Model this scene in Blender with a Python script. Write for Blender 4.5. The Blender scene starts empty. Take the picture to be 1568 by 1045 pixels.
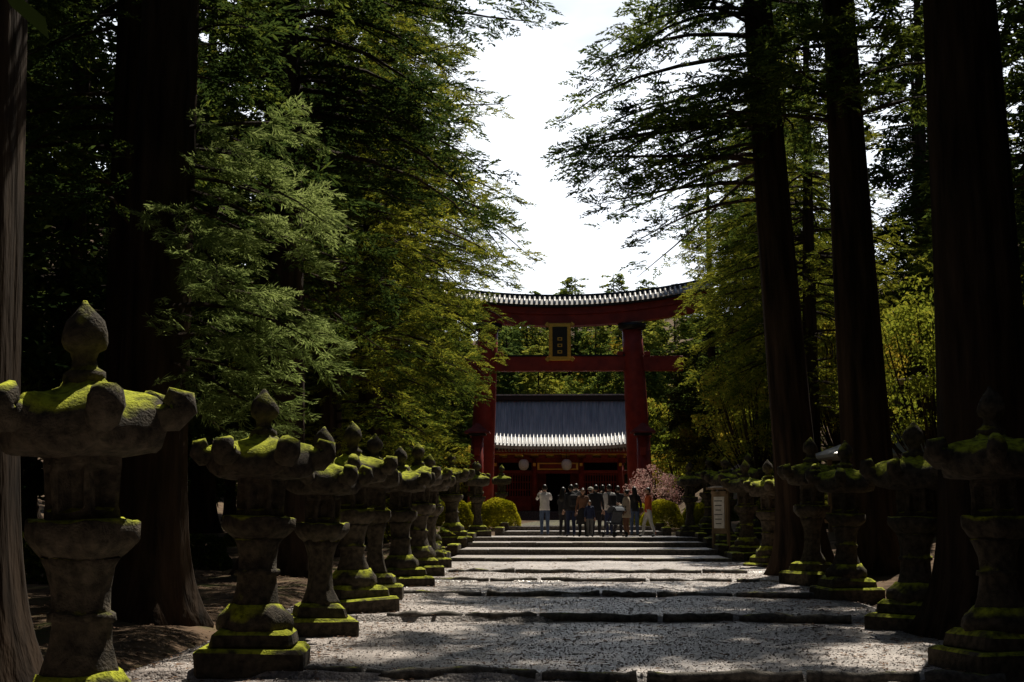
import bpy, math, random
import numpy as np
from mathutils import Vector, Matrix, noise as mnoise, Euler
R=math.radians
rng=np.random.default_rng(7); random.seed(7)
scene=bpy.context.scene
COL=scene.collection
def link(o): COL.objects.link(o); return o
# ------------------------------------------------------------------ materials
def newmat(name):
    m=bpy.data.materials.new(name); m.use_nodes=True
    nt=m.node_tree; b=nt.nodes['Principled BSDF']; return m,nt,b
def N(nt,t,**kw):
    n=nt.nodes.new(t)
    for k,v in kw.items(): setattr(n,k,v)
    return n
def ramp(nt,stops):
    r=nt.nodes.new('ShaderNodeValToRGB'); e=r.color_ramp.elements
    while len(e)<len(stops): e.new(0.5)
    for i,(p,c) in enumerate(stops):
        e[i].position=p; e[i].color=(c[0],c[1],c[2],1)
    return r
def noisemat(name,c1,c2,scale=5,rough=.8,bump=.3,bscale=None,detail=6,c3=None,spec=.3,dist=.02,stretch=None):
    m,nt,b=newmat(name); L=nt.links
    tc=N(nt,'ShaderNodeTexCoord'); mp=N(nt,'ShaderNodeMapping')
    L.new(tc.outputs['Object'],mp.inputs[0])
    if stretch: mp.inputs['Scale'].default_value=stretch
    n=N(nt,'ShaderNodeTexNoise'); n.inputs['Scale'].default_value=scale; n.inputs['Detail'].default_value=min(detail,4)
    L.new(mp.outputs[0],n.inputs['Vector'])
    st=[(.3,c1),(.7,c2)] if c3 is None else [(.3,c1),(.55,c2),(.72,c3)]
    r=ramp(nt,st); L.new(n.outputs[0],r.inputs[0]); L.new(r.outputs[0],b.inputs['Base Color'])
    b.inputs['Roughness'].default_value=rough; b.inputs['Specular IOR Level'].default_value=spec
    if bump:
        n2=N(nt,'ShaderNodeTexNoise'); n2.inputs['Scale'].default_value=bscale or scale*4; n2.inputs['Detail'].default_value=4
        L.new(mp.outputs[0],n2.inputs['Vector'])
        bp=N(nt,'ShaderNodeBump'); bp.inputs['Strength'].default_value=bump; bp.inputs['Distance'].default_value=dist
        L.new(n2.outputs[0],bp.inputs['Height']); L.new(bp.outputs[0],b.inputs['Normal'])
    return m
def leafmat(name,c1,c2,c3,trans=.42,scale=.5,vt=2.3):
    m=bpy.data.materials.new(name); m.use_nodes=True; nt=m.node_tree; nt.nodes.clear(); L=nt.links
    out=N(nt,'ShaderNodeOutputMaterial')
    geo=N(nt,'ShaderNodeNewGeometry'); n=N(nt,'ShaderNodeTexNoise'); n.inputs['Scale'].default_value=scale; n.inputs['Detail'].default_value=1
    L.new(geo.outputs['Position'],n.inputs['Vector'])
    oi=N(nt,'ShaderNodeObjectInfo')
    a=N(nt,'ShaderNodeMath',operation='MULTIPLY_ADD'); L.new(geo.outputs['Random Per Island'],a.inputs[0]); a.inputs[1].default_value=.35; L.new(n.outputs[0],a.inputs[2])
    a2=N(nt,'ShaderNodeMath',operation='MULTIPLY_ADD'); L.new(oi.outputs['Random'],a2.inputs[0]); a2.inputs[1].default_value=.3; L.new(a.outputs[0],a2.inputs[2])
    r=ramp(nt,[(.45,c1),(.8,c2),(1.0,c3)]); L.new(a2.outputs[0],r.inputs[0])
    d=N(nt,'ShaderNodeBsdfDiffuse'); L.new(r.outputs[0],d.inputs[0])
    if trans<=0:
        L.new(d.outputs[0],out.inputs['Surface']); return m
    t=N(nt,'ShaderNodeBsdfTranslucent')
    hs=N(nt,'ShaderNodeHueSaturation'); hs.inputs['Hue'].default_value=.485; hs.inputs['Saturation'].default_value=1.05; hs.inputs['Value'].default_value=vt
    L.new(r.outputs[0],hs.inputs['Color']); L.new(hs.outputs[0],t.inputs[0])
    m1=N(nt,'ShaderNodeMixShader'); m1.inputs[0].default_value=trans; L.new(d.outputs[0],m1.inputs[1]); L.new(t.outputs[0],m1.inputs[2])
    L.new(m1.outputs[0],out.inputs['Surface'])
    return m
def mossmat(name,s1,s2,lo=.5,hi=.8,moss=(.52,.56,.035)):
    m,nt,b=newmat(name); L=nt.links
    geo=N(nt,'ShaderNodeNewGeometry'); sx=N(nt,'ShaderNodeSeparateXYZ'); L.new(geo.outputs['Normal'],sx.inputs[0])
    n=N(nt,'ShaderNodeTexNoise'); n.inputs['Scale'].default_value=3.2; n.inputs['Detail'].default_value=5; L.new(geo.outputs['Position'],n.inputs['Vector'])
    a=N(nt,'ShaderNodeMath',operation='MULTIPLY_ADD'); L.new(n.outputs[0],a.inputs[0]); a.inputs[1].default_value=1.6; L.new(sx.outputs[2],a.inputs[2])
    mr=N(nt,'ShaderNodeMapRange'); mr.inputs['From Min'].default_value=lo+.8; mr.inputs['From Max'].default_value=hi+.8; L.new(a.outputs[0],mr.inputs[0])
    n2=N(nt,'ShaderNodeTexNoise'); n2.inputs['Scale'].default_value=14; n2.inputs['Detail'].default_value=6; L.new(geo.outputs['Position'],n2.inputs['Vector'])
    r1=ramp(nt,[(.3,s1),(.7,s2)]); L.new(n2.outputs[0],r1.inputs[0])
    r2=ramp(nt,[(.32,tuple(c*.25 for c in moss)),(.58,moss)]); L.new(n2.outputs[0],r2.inputs[0])
    mx=N(nt,'ShaderNodeMix',data_type='RGBA'); L.new(mr.outputs[0],mx.inputs[0]); L.new(r1.outputs[0],mx.inputs[6]); L.new(r2.outputs[0],mx.inputs[7])
    L.new(mx.outputs[2],b.inputs['Base Color']); b.inputs['Roughness'].default_value=.9; b.inputs['Specular IOR Level'].default_value=.2
    n3=N(nt,'ShaderNodeTexNoise'); n3.inputs['Scale'].default_value=55; n3.inputs['Detail'].default_value=4; L.new(geo.outputs['Position'],n3.inputs['Vector'])
    bp=N(nt,'ShaderNodeBump'); bp.inputs['Strength'].default_value=.8; bp.inputs['Distance'].default_value=.02; L.new(n3.outputs[0],bp.inputs['Height']); L.new(bp.outputs[0],b.inputs['Normal'])
    return m
def plain(name,c,rough=.7,spec=.3,metal=0):
    m=noisemat(name,tuple(x*.8 for x in c),tuple(min(1,x*1.1) for x in c),scale=9,rough=rough,bump=.15,spec=spec,dist=.005)
    m.node_tree.nodes['Principled BSDF'].inputs['Metallic'].default_value=metal
    return m
M={}
M['stone']=mossmat('mossy_stone',(.03,.026,.02),(.12,.098,.072))
M['stonestep']=mossmat('step_stone',(.05,.046,.042),(.22,.20,.175),lo=1.0,hi=1.5)
M['bark']=noisemat('cedar_bark',(.012,.009,.007),(.07,.046,.03),scale=6,rough=.95,bump=1.0,bscale=9,spec=.1,dist=.05,stretch=(1,1,.12))
M['leafA']=leafmat('cedar_needles',(.013,.026,.009),(.034,.058,.014),(.10,.13,.024))
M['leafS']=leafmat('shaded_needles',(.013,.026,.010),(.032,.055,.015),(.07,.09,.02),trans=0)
M['leafB']=leafmat('cypress_fronds',(.018,.034,.010),(.062,.09,.016),(.19,.20,.03))
M['leafF']=leafmat('sunlit_fronds',(.045,.075,.025),(.12,.17,.05),(.22,.28,.10),trans=.5,vt=1.6)  # sunlight on the near cedar sprays, painted as a lighter leaf colour
M['leafC']=leafmat('far_needles',(.03,.052,.018),(.08,.12,.028),(.18,.19,.035),scale=.15)
M['leafD']=leafmat('spring_leaves',(.08,.12,.02),(.18,.20,.03),(.27,.22,.035),scale=.12)
M['leafE']=leafmat('azalea_leaves',(.12,.15,.012),(.28,.29,.02),(.42,.40,.04),scale=2,trans=.35,vt=1.5)
M['leafP']=leafmat('pink_twigs',(.28,.13,.12),(.48,.28,.25),(.58,.42,.36),scale=2,trans=.3,vt=1.3)
M['red']=noisemat('vermilion_paint',(.20,.020,.012),(.38,.042,.022),scale=1.5,rough=.5,bump=.2,spec=.3,bscale=12,dist=.01)
M['darkred']=noisemat('old_red_wood',(.14,.018,.010),(.28,.038,.02),scale=2,rough=.6,bump=.2,spec=.3)
M['black']=plain('black_lacquer',(.012,.012,.014),.4,.4)
M['gold']=plain('gilt',(.8,.48,.09),.35,.5,.5)
M['rooft']=noisemat('copper_roof',(.24,.25,.26),(.50,.49,.48),scale=1.2,rough=.34,bump=.2,bscale=10,spec=1.0,stretch=(3,.4,.4))
M['wood']=noisemat('grey_wood',(.12,.085,.05),(.32,.23,.14),scale=4,rough=.8,bump=.3,stretch=(1,1,.2))
M['paper']=plain('white_paper',(.78,.75,.68),.8)
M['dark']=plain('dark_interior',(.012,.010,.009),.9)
M['skin']=plain('skin_tone',(.45,.27,.19),.55)
M['white']=plain('white_cloth',(.72,.70,.67),.85)
M['litter']=noisemat('fallen_leaves',(.08,.04,.02),(.34,.19,.10),scale=20,rough=.8,bump=0,detail=2)
M['ground']=noisemat('forest_floor',(.04,.027,.017),(.18,.12,.078),scale=1.3,rough=.95,bump=.6,bscale=14,c3=(.10,.11,.035),spec=.1,dist=.04)
def gravelmat(name,c1,c2,c3,sc=38):
    m,nt,b=newmat(name); L=nt.links
    geo=N(nt,'ShaderNodeNewGeometry')
    v=N(nt,'ShaderNodeTexVoronoi'); v.inputs['Scale'].default_value=sc; L.new(geo.outputs['Position'],v.inputs['Vector'])
    n=N(nt,'ShaderNodeTexNoise'); n.inputs['Scale'].default_value=.9; n.inputs['Detail'].default_value=5; L.new(geo.outputs['Position'],n.inputs['Vector'])
    sp=N(nt,'ShaderNodeSeparateColor'); L.new(v.outputs['Color'],sp.inputs[0])
    a=N(nt,'ShaderNodeMath',operation='MULTIPLY_ADD'); L.new(sp.outputs[0],a.inputs[0]); a.inputs[1].default_value=.5; L.new(n.outputs[0],a.inputs[2])
    r=ramp(nt,[(.42,c1),(.75,c2),(1.0,c3)]); L.new(a.outputs[0],r.inputs[0]); L.new(r.outputs[0],b.inputs['Base Color'])
    rr=N(nt,'ShaderNodeMapRange'); rr.inputs['To Min'].default_value=.28; rr.inputs['To Max'].default_value=.7; L.new(sp.outputs[1],rr.inputs[0]); L.new(rr.outputs[0],b.inputs['Roughness'])
    b.inputs['Specular IOR Level'].default_value=.6
    n2=N(nt,'ShaderNodeTexNoise'); n2.inputs['Scale'].default_value=4; n2.inputs['Detail'].default_value=4; L.new(geo.outputs['Position'],n2.inputs['Vector'])
    bp0=N(nt,'ShaderNodeBump'); bp0.inputs['Strength'].default_value=.3; bp0.inputs['Distance'].default_value=.10; L.new(n2.outputs[0],bp0.inputs['Height'])
    bp=N(nt,'ShaderNodeBump',invert=True); bp.inputs['Strength'].default_value=.5; bp.inputs['Distance'].default_value=.015; L.new(v.outputs['Distance'],bp.inputs['Height']); L.new(bp0.outputs[0],bp.inputs['Normal']); L.new(bp.outputs[0],b.inputs['Normal'])
    return m
M['gravel']=gravelmat('gravel',(.13,.11,.10),(.34,.29,.265),(.56,.49,.45))
M['pebble']=noisemat('pebbles',(.12,.10,.09),(.46,.40,.37),scale=25,rough=.4,bump=0,detail=1,spec=.6)
# ------------------------------------------------------------------ mesh helpers
def mesh_np(name,V,F,mats,mi=None,smooth=False):
    me=bpy.data.meshes.new(name); V=np.ascontiguousarray(V,dtype=np.float32); F=np.ascontiguousarray(F,dtype=np.int32)
    n=len(V); m,k=F.shape
    me.vertices.add(n); me.vertices.foreach_set('co',V.ravel())
    me.loops.add(m*k); me.loops.foreach_set('vertex_index',F.ravel())
    me.polygons.add(m); me.polygons.foreach_set('loop_start',np.arange(0,m*k,k,dtype=np.int32))
    for x in mats: me.materials.append(x)
    if mi is not None: me.polygons.foreach_set('material_index',np.ascontiguousarray(mi,dtype=np.int32))
    if np.ndim(smooth)==1: me.polygons.foreach_set('use_smooth',np.ascontiguousarray(smooth,dtype=bool))
    else: me.polygons.foreach_set('use_smooth',np.full(m,bool(smooth)))
    me.update(calc_edges=True); return me
class MB:
    def __init__(s): s.v=[];s.f=[];s.m=[];s.sm=[];s.mats=[]
    def mi(s,mat):
        if mat not in s.mats: s.mats.append(mat)
        return s.mats.index(mat)
    def add(s,vs,fs,mat,sm=False):
        o=len(s.v); s.v+= [tuple(x) for x in vs]; i=s.mi(mat)
        for f in fs: s.f.append(tuple(o+a for a in f)); s.m.append(i); s.sm.append(sm)
    def box(s,c,d,mat,rot=None,taper=1.0,bev=.0):
        x,y,z=[a/2 for a in d]; V=[]
        if bev<=0:
            for sz in(-1,1):
                t=taper if sz>0 else 1
                for sx,sy in((-1,-1),(1,-1),(1,1),(-1,1)): V.append(Vector((sx*x*t,sy*y*t,sz*z)))
            F=[(0,3,2,1),(4,5,6,7),(0,1,5,4),(1,2,6,5),(2,3,7,6),(3,0,4,7)]
        else:
            for (zz,ins) in((-z,bev),(-z+bev,0),(z-bev,0),(z,bev)):
                t=1+(taper-1)*((zz+z)/(2*z))
                X=x*t-ins;Y=y*t-ins
                b=bev*.7
                for px,py in((-X+b,-Y),(X-b,-Y),(X,-Y+b),(X,Y-b),(X-b,Y),(-X+b,Y),(-X,Y-b),(-X,-Y+b)): V.append(Vector((px,py,zz)))
            F=[tuple(reversed(range(8))),tuple(range(24,32))]
            for r_ in range(3):
                for i in range(8):
                    j=(i+1)%8; F.append((r_*8+i,r_*8+j,r_*8+8+j,r_*8+8+i))
        if rot: 
            q=Euler(rot).to_matrix(); V=[q@p for p in V]
        c=Vector(c); s.add([p+c for p in V],F,mat)
    def rings(s,rs,mat,sm=True,cap=True):
        n=len(rs[0]); V=[p for r_ in rs for p in r_]; F=[]
        for k in range(len(rs)-1):
            for i in range(n):
                j=(i+1)%n; F.append((k*n+i,k*n+j,(k+1)*n+j,(k+1)*n+i))
        if cap: F.append(tuple(reversed(range(n)))); F.append(tuple(range((len(rs)-1)*n,len(rs)*n)))
        s.add(V,F,mat,sm)
    def tube(s,pts,rad,mat,n=8,sm=True,flat=1.0):
        pts=[Vector(p) for p in pts]; rs=[]; up=None
        for i,p in enumerate(pts):
            d=(pts[min(i+1,len(pts)-1)]-pts[max(i-1,0)]).normalized()
            if up is None:
                up=Vector((0,0,1)) if abs(d.z)<.9 else Vector((0,1,0))
            a=d.cross(up); 
            if a.length<1e-4: a=d.cross(Vector((1,0,0)))
            a.normalize(); b=a.cross(d).normalized(); up=b
            r_=rad[i] if hasattr(rad,'__len__') else rad
            rs.append([p+a*math.cos(t)*r_+b*math.sin(t)*r_*flat for t in [2*math.pi*k/n for k in range(n)]])
        s.rings(rs,mat,sm)
    def lathe(s,c,prof,mat,n=16,sm=True,sx=1,sy=1):
        c=Vector(c)
        s.rings([[c+Vector((math.cos(2*math.pi*k/n)*r_*sx,math.sin(2*math.pi*k/n)*r_*sy,z)) for k in range(n)] for z,r_ in prof],mat,sm)
    def mesh(s,name):
        me=bpy.data.meshes.new(name); me.from_pydata([tuple(p) for p in s.v],[],s.f)
        for m in s.mats: me.materials.append(m)
        me.polygons.foreach_set('material_index',s.m); me.polygons.foreach_set('use_smooth',s.sm); me.update(); return me
    def obj(s,name,loc=(0,0,0),rz=0,parent=None,scale=1):
        o=bpy.data.objects.new(name,s.mesh(name)); o.location=loc; o.rotation_euler=(0,0,rz); o.scale=(scale,)*3
        link(o)
        if parent: o.parent=parent
        return o
def empty(name,loc=(0,0,0),rz=0):
    e=bpy.data.objects.new(name,None); e.location=loc; e.rotation_euler=(0,0,rz); e.empty_display_size=.3; return link(e)
def inst(name,me,loc,rot=(0,0,0),sc=1,parent=None):
    o=bpy.data.objects.new(name,me); o.location=loc; o.rotation_euler=rot; o.scale=(sc,sc,sc) if not hasattr(sc,'__len__') else sc
    if parent: o.parent=parent
    return link(o)
# ------------------------------------------------------------------ ground profile
STEPS=[(-50,0.0),(9.2,.10),(13.8,.20),(20,.31),(24.4,.38),(28.4,.43),(31.6,.48),(37,.60),(40.5,.74),(44,.87),(47.0,.985),(51.5,1.13),(55.5,1.29)]
GT=1.29
def zp(y):
    z=0
    for a,b in STEPS:
        if y>=a: z=b
    return z
ys=np.array([s[0] for s in STEPS]); zs=np.array([s[1] for s in STEPS])
def sst(a,b,x):
    t=np.clip((x-a)/(b-a),0,1); return t*t*(3-2*t)
def zter(x,y):
    x=np.asarray(x,float); y=np.asarray(y,float)
    z=np.interp(y,np.append(ys,[5000]),np.append(zs,[GT]))
    inside=1-sst(4.2,5.2,np.abs(x-.2)); far=sst(56,58,y)
    z=z-inside*(.2)*(1-far)-far*inside*.03
    out=1-inside
    z=z+out*(.03+.05*np.sin(x*.9+1)*np.cos(y*.7)+.03*np.sin(x*2.3+y*1.9))
    z=z+sst(68,80,y)*(1-sst(100,106,y))*np.clip((x-5.5)*.55,0,5)
    z=z+sst(5.5,14,x)*.9*sst(-20,10,y)
    z=z+sst(24,90,np.abs(x))*22
    z=z+np.clip(y-146,0,140)*.26*(1+.12*np.sin(x*.06+1))
    return z
gx=np.concatenate([-np.geomspace(2500,45,14),np.linspace(-42,-9,34),np.linspace(-8,8,65),np.linspace(9,42,34),np.geomspace(45,2500,14)])
gy=np.concatenate([-np.geomspace(2500,16,14),np.linspace(-14,62,220),np.linspace(63,300,140),np.geomspace(310,3500,14)])
X,Y=np.meshgrid(gx,gy); Z=zter(X,Y)
nx,ny=len(gx),len(gy); idx=np.arange(nx*ny).reshape(ny,nx)
F=np.stack([idx[:-1,:-1],idx[:-1,1:],idx[1:,1:],idx[1:,:-1]],-1).reshape(-1,4)
link(bpy.data.objects.new('ground',mesh_np('ground',np.stack([X,Y,Z],-1).reshape(-1,3),F,[M['ground']],smooth=True)))
def zg(x,y):
    for i,(a,b) in enumerate(STEPS[:8]):
        if y>=a: k=i
    a=max(STEPS[k][0],4); e=STEPS[k+1][0] if k<7 else 37.3
    z=STEPS[k][1]; nxt=STEPS[k+1][1]-z if k<7 else 0
    return z+ (nxt*.35*max(0,(y-a)/(e-a)) if y>4 else 0)
gx=np.linspace(-5.2,5.4,110); yy=[]
for i,(a,b) in enumerate(STEPS[:7]):
    s0=max(a,-6); e0=STEPS[i+1][0]
    yy+=list(np.linspace(s0,e0-.02,max(6,int((e0-s0)*5))))
gy=np.array(yy+[37.3]); X,Y=np.meshgrid(gx,gy)
wob=np.array([mnoise.noise(Vector((x*.7,y*.7,0))) for x,y in zip(X.ravel(),Y.ravel())]).reshape(X.shape)
wob2=np.array([mnoise.noise(Vector((x*3,y*3,4))) for x,y in zip(X.ravel(),Y.ravel())]).reshape(X.shape)
edge=sst(4.2,5.2,np.abs(X-.1))
zl=[zg(0,y) for y in gy]; zl[-1]=.49
Z=np.array(zl)[:,None]+wob*.035+wob2*.016-edge*.2
nx,ny=len(gx),len(gy); idx=np.arange(nx*ny).reshape(ny,nx)
F=np.stack([idx[:-1,:-1],idx[:-1,1:],idx[1:,1:],idx[1:,:-1]],-1).reshape(-1,4)
link(bpy.data.objects.new('gravel_path',mesh_np('gravel_path',np.stack([X,Y,Z],-1).reshape(-1,3),F,[M['gravel']],smooth=True)))
def pathz(x,y): return zg(x,y)+mnoise.noise(Vector((x*.7,y*.7,0)))*.035+mnoise.noise(Vector((x*3,y*3,4)))*.016-float(sst(4.2,5.2,abs(x-.1)))*.2
n=60000
px=rng.uniform(-4.9,5.0,n); py=8+24*rng.random(n)**1.8
pz=np.array([pathz(a,b) for a,b in zip(px,py)])
sz=rng.uniform(.005,.013,n)*(1+(rng.random(n)>.97)*1.0)
octv=np.array([(1,0,0),(0,1,0),(-1,0,0),(0,-1,0),(0,0,.7),(0,0,-.7)],float)
octf=np.array([(0,1,4),(1,2,4),(2,3,4),(3,0,4),(1,0,5),(2,1,5),(3,2,5),(0,3,5)])
V=octv[None]*sz[:,None,None]*rng.uniform(.6,1.3,(n,6,3))
a=rng.uniform(0,6.28,n); ca,sa=np.cos(a),np.sin(a)
Vx=V[...,0]*ca[:,None]-V[...,1]*sa[:,None]; Vy=V[...,0]*sa[:,None]+V[...,1]*ca[:,None]
V=np.stack([Vx,Vy,V[...,2]],-1)+np.stack([px,py,pz+sz*.25],-1)[:,None]
F=(octf[None]+np.arange(n)[:,None,None]*6).reshape(-1,3)
link(bpy.data.objects.new('loose_gravel',mesh_np('loose_gravel',V.reshape(-1,3),F,[M['pebble']])))
n=12000
px=np.where(rng.random(n)<.6,rng.uniform(-9,-2.4,n),rng.uniform(2.8,10,n)); k=rng.random(n)<.15; px[k]=rng.uniform(-3,4,k.sum())
py=8+28*rng.random(n)**1.3
inn=np.abs(px-.1)<4.6
pz=np.array([pathz(a,b) if c else float(zter(a,b)) for a,b,c in zip(px,py,inn)])+.012
pz=np.maximum(pz,zter(px,py)+.012)
q=np.array([(-1,0,0),(0,-.45,0.2),(1,0,.1),(0,.45,0.25)])
s_=rng.uniform(.02,.055,n); a=rng.uniform(0,6.28,n); V=q[None]*s_[:,None,None]*rng.uniform(.7,1.3,(n,4,1))
V=np.stack([V[...,0]*np.cos(a)[:,None]-V[...,1]*np.sin(a)[:,None],V[...,0]*np.sin(a)[:,None]+V[...,1]*np.cos(a)[:,None],V[...,2]],-1)+np.stack([px,py,pz],-1)[:,None]
link(bpy.data.objects.new('leaf_litter',mesh_np('leaf_litter',V.reshape(-1,3),np.arange(n*4).reshape(n,4),[M['litter']])))
mb=MB()
for (y,z) in STEPS[1:7]:
    x=-2.75+random.uniform(-.3,.3); xe=3.95+random.uniform(-.5,.2)
    while x<xe-.2:
        L_=random.uniform(.8,2.2); x2=min(x+L_,xe)
        k=8; pts=[(x+(x2-x)*i/k,y+mnoise.noise(Vector((x+(x2-x)*i/k,y,2)))*.18-(x+(x2-x)*i/k)*.045,z-.012+random.uniform(-.02,.014)) for i in range(k+1)]
        mb.tube(pts,[random.uniform(.045,.07) for _ in pts],M['stonestep'],n=8); x=x2+random.uniform(.0,.10)
mb.obj('path_edging')
mb=MB()
for i in range(7,13):
    y,z=STEPS[i]; y2=STEPS[i+1][0] if i<12 else 58.5
    xl,xr=(-3.25,4.05) if y<50 else (-2.5,3.2)
    h=.5
    mb.box(((xl+xr)/2,(y+.35+y2+.02)/2+.03,z-h/2-.012),(xr-xl,y2-y-.3,h),M['gravel'])
    x=xl
    while x<xr-.05:
        w=random.uniform(.8,1.4); x2=min(x+w,xr)
        mb.box(((x+x2)/2,y+.18+random.uniform(-.015,.015),z-.15+random.uniform(-.006,.006)),(x2-x-.012,.38,.3),M['stonestep'],bev=.012); x=x2
    mb.box((xl-.16,y+.6,z-.1),(.3,1.3,.5),M['stone'],bev=.03); mb.box((xr+.16,y+.6,z-.1),(.3,1.3,.5),M['stone'],bev=.03)
mb.obj('stone_steps')
mb=MB()
for j,y in enumerate(np.arange(58.6,127,1.2)):
    x=-2.4
    while x<2.2:
        w=random.uniform(.7,1.3); x2=min(x+w,2.3); mb.box(((x+x2)/2-.1,y+.59,GT-.03+random.uniform(-.003,.003)),(x2-x-.015,1.18,.08),M['stonestep'],bev=.01); x=x2
mb.obj('stone_pavement')
# ------------------------------------------------------------------ stone lanterns
def polar(prof,nsides,rnd,n=48,rot=0,window=None):
    out=[]
    for z,r_ in prof:
        ring=[]
        for k in range(n):
            t=2*math.pi*k/n+rot
            a=((t-rot)%(2*math.pi/nsides))-math.pi/nsides
            hx=math.cos(math.pi/nsides)/math.cos(a)
            rr=r_*(1+(hx-1)*(1-rnd))
            if window and window[0]<z<window[1] and abs(a)<math.pi/nsides*.55: rr*=.62
            ring.append(Vector((math.cos(t)*rr,math.sin(t)*rr,z)))
        out.append(ring)
    return out
def lantern(seed,style=0):
    rnd_=random.Random(seed); mb=MB(); S=M['stone']; ns=6 if style!=1 else 4
    if style==0:
        mb.box((0,0,.1),(1.0,1.0,.30),S,bev=.04); mb.box((0,0,.32),(.80,.80,.2),S,bev=.05,taper=.92)
        mb.rings(polar([(.40,.36),(.46,.38),(.54,.36),(.60,.29),(.64,.26)],6,.4),S)
        mb.rings(polar([(.60,.25),(.66,.225),(.8,.19),(.92,.18),(.93,.21),(.97,.21),(.98,.18),(1.1,.185),(1.22,.22),(1.27,.25)],6,.7),S)
    else:
        mb.box((0,0,.12),(.90,.90,.34),S,bev=.04); mb.box((0,0,.36),(.68,.68,.2),S,bev=.05,taper=.85)
        mb.rings(polar([(.44,.27),(.5,.24),(.65,.18),(.85,.155),(1.05,.165),(1.18,.20),(1.27,.24)],4 if style==1 else 6,.25,rot=math.pi/4),S)
    rt=math.pi/4 if style==1 else 0
    mb.rings(polar([(1.25,.22),(1.30,.29),(1.36,.345),(1.38,.355),(1.475,.355),(1.485,.335)],ns,.12,rot=rt),S)
    mb.rings(polar([(1.48,.235),(1.53,.235),(1.54,.235),(1.56,.235),(1.565,.235),(1.76,.235),(1.765,.235),(1.80,.235),(1.86,.23)],ns,.1,rot=rt,window=(1.55,1.77)),S,sm=False)
    n=72; Rr=.50 if style==0 else .46 if style==2 else .43
    def ringr(f,zf):
        ring=[]
        for k in range(n):
            t=2*math.pi*k/n; a=((t-rt)%(2*math.pi/ns))-math.pi/ns
            hx=math.cos(math.pi/ns)/math.cos(a); c=(abs(a)/(math.pi/ns))**3
            if ns==4: hx=1+(1/math.cos(a)*.7071*1.2-1)*1.0
            ring.append(Vector((math.cos(t)*f*Rr*hx*1.06,math.sin(t)*f*Rr*hx*1.06,zf+c*(.085 if style!=1 else .07)*max(0,f)**3)))
        return ring
    rs=[ringr(.45,1.84),ringr(.9,1.86),ringr(1.0,1.87),ringr(1.04,1.93),ringr(1.03,2.0),ringr(.98,2.07),ringr(.88,2.125),ringr(.74,2.17),ringr(.58,2.20),ringr(.42,2.225),ringr(.3,2.25),ringr(.24,2.29)]
    mb.rings(rs,S)
    if style!=1:
        for k in range(ns):
            t=2*math.pi*k/ns+rt
            u=Vector((math.cos(t),math.sin(t),0)); sc=rnd_.uniform(.9,1.15)
            pr=[(.36,2.11),(.48,2.08),(.60,2.06),(.70,2.06),(.745,2.10),(.735,2.15),(.69,2.165),(.66,2.13)]
            mb.tube([u*(a*Rr/.6)+Vector((0,0,b)) for a,b in pr],[x*sc for x in (.05,.075,.095,.105,.105,.10,.085,.06)],S,n=10)
    mb.lathe((0,0,2.25),[(0,.12),(.04,.135),(.07,.13),(.10,.085),(.15,.07),(.19,.08),(.21,.12),(.25,.135),(.30,.135),(.36,.11),(.42,.065),(.46,.03),(.49,.012)],S,n=20)
    me=mb.mesh('stone_lantern')
    co=np.zeros(len(me.vertices)*3,np.float32); me.vertices.foreach_get('co',co); co=co.reshape(-1,3)
    for i,p in enumerate(co):
        v=Vector(p)*4+Vector((seed*7.1,0,0)); d=mnoise.noise_vector(v)*.024+mnoise.noise_vector(v*3.1)*.012
        co[i]+=np.array(d)
    me.vertices.foreach_set('co',co.ravel()); me.update(); return me
LM=[lantern(1,0),lantern(2,0),lantern(3,1),lantern(4,2)]
def gz(x,y): return max(zg(x,y) if (abs(x)<4.6 and y<37) else zp(y)-.02 if abs(x)<4.2 else -1,float(zter(x,y)))
lan=[(-3.12,9.1,0,0,1.04,1.13),(-3.18,14.3,1,.1),(-3.15,17.8,3,.3),(-3.2,20.8,0,.7),(-3.25,23.6,2,.1),(-3.2,26.6,1,.5),(-3.25,30,0,.2),(-3.4,33.6,3,.4),(-3.8,37.5,2,0),
 (-3.75,44.5,1,.3),(-3.3,49.5,2,.2),(-4.2,41.5,0,.1),(-3.3,66,2,.2),(-3.9,57,3,.2),
 (4.15,14.3,0,.3),(4.45,19,1,.9),(4.5,24,0,.2),(4.55,27.6,3,.5),(4.7,34.5,1,.4),(4.7,39,0,.3),(4.65,44,3,.2),(4.05,50,2,.1),(4.9,51.5,1,.1),(5.6,46,0,0)]
for i,l in enumerate(lan):
    x,y,k,r_=l[:4]
    s=1+.04*math.sin(i*2.3); s=(s,s,s) if len(l)==4 else (l[4],l[4],l[5])
    inst('stone_lantern',LM[k],(x,y,gz(x,y)-.05),(random.uniform(-.02,.02),random.uniform(-.02,.02),r_),s)
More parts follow.
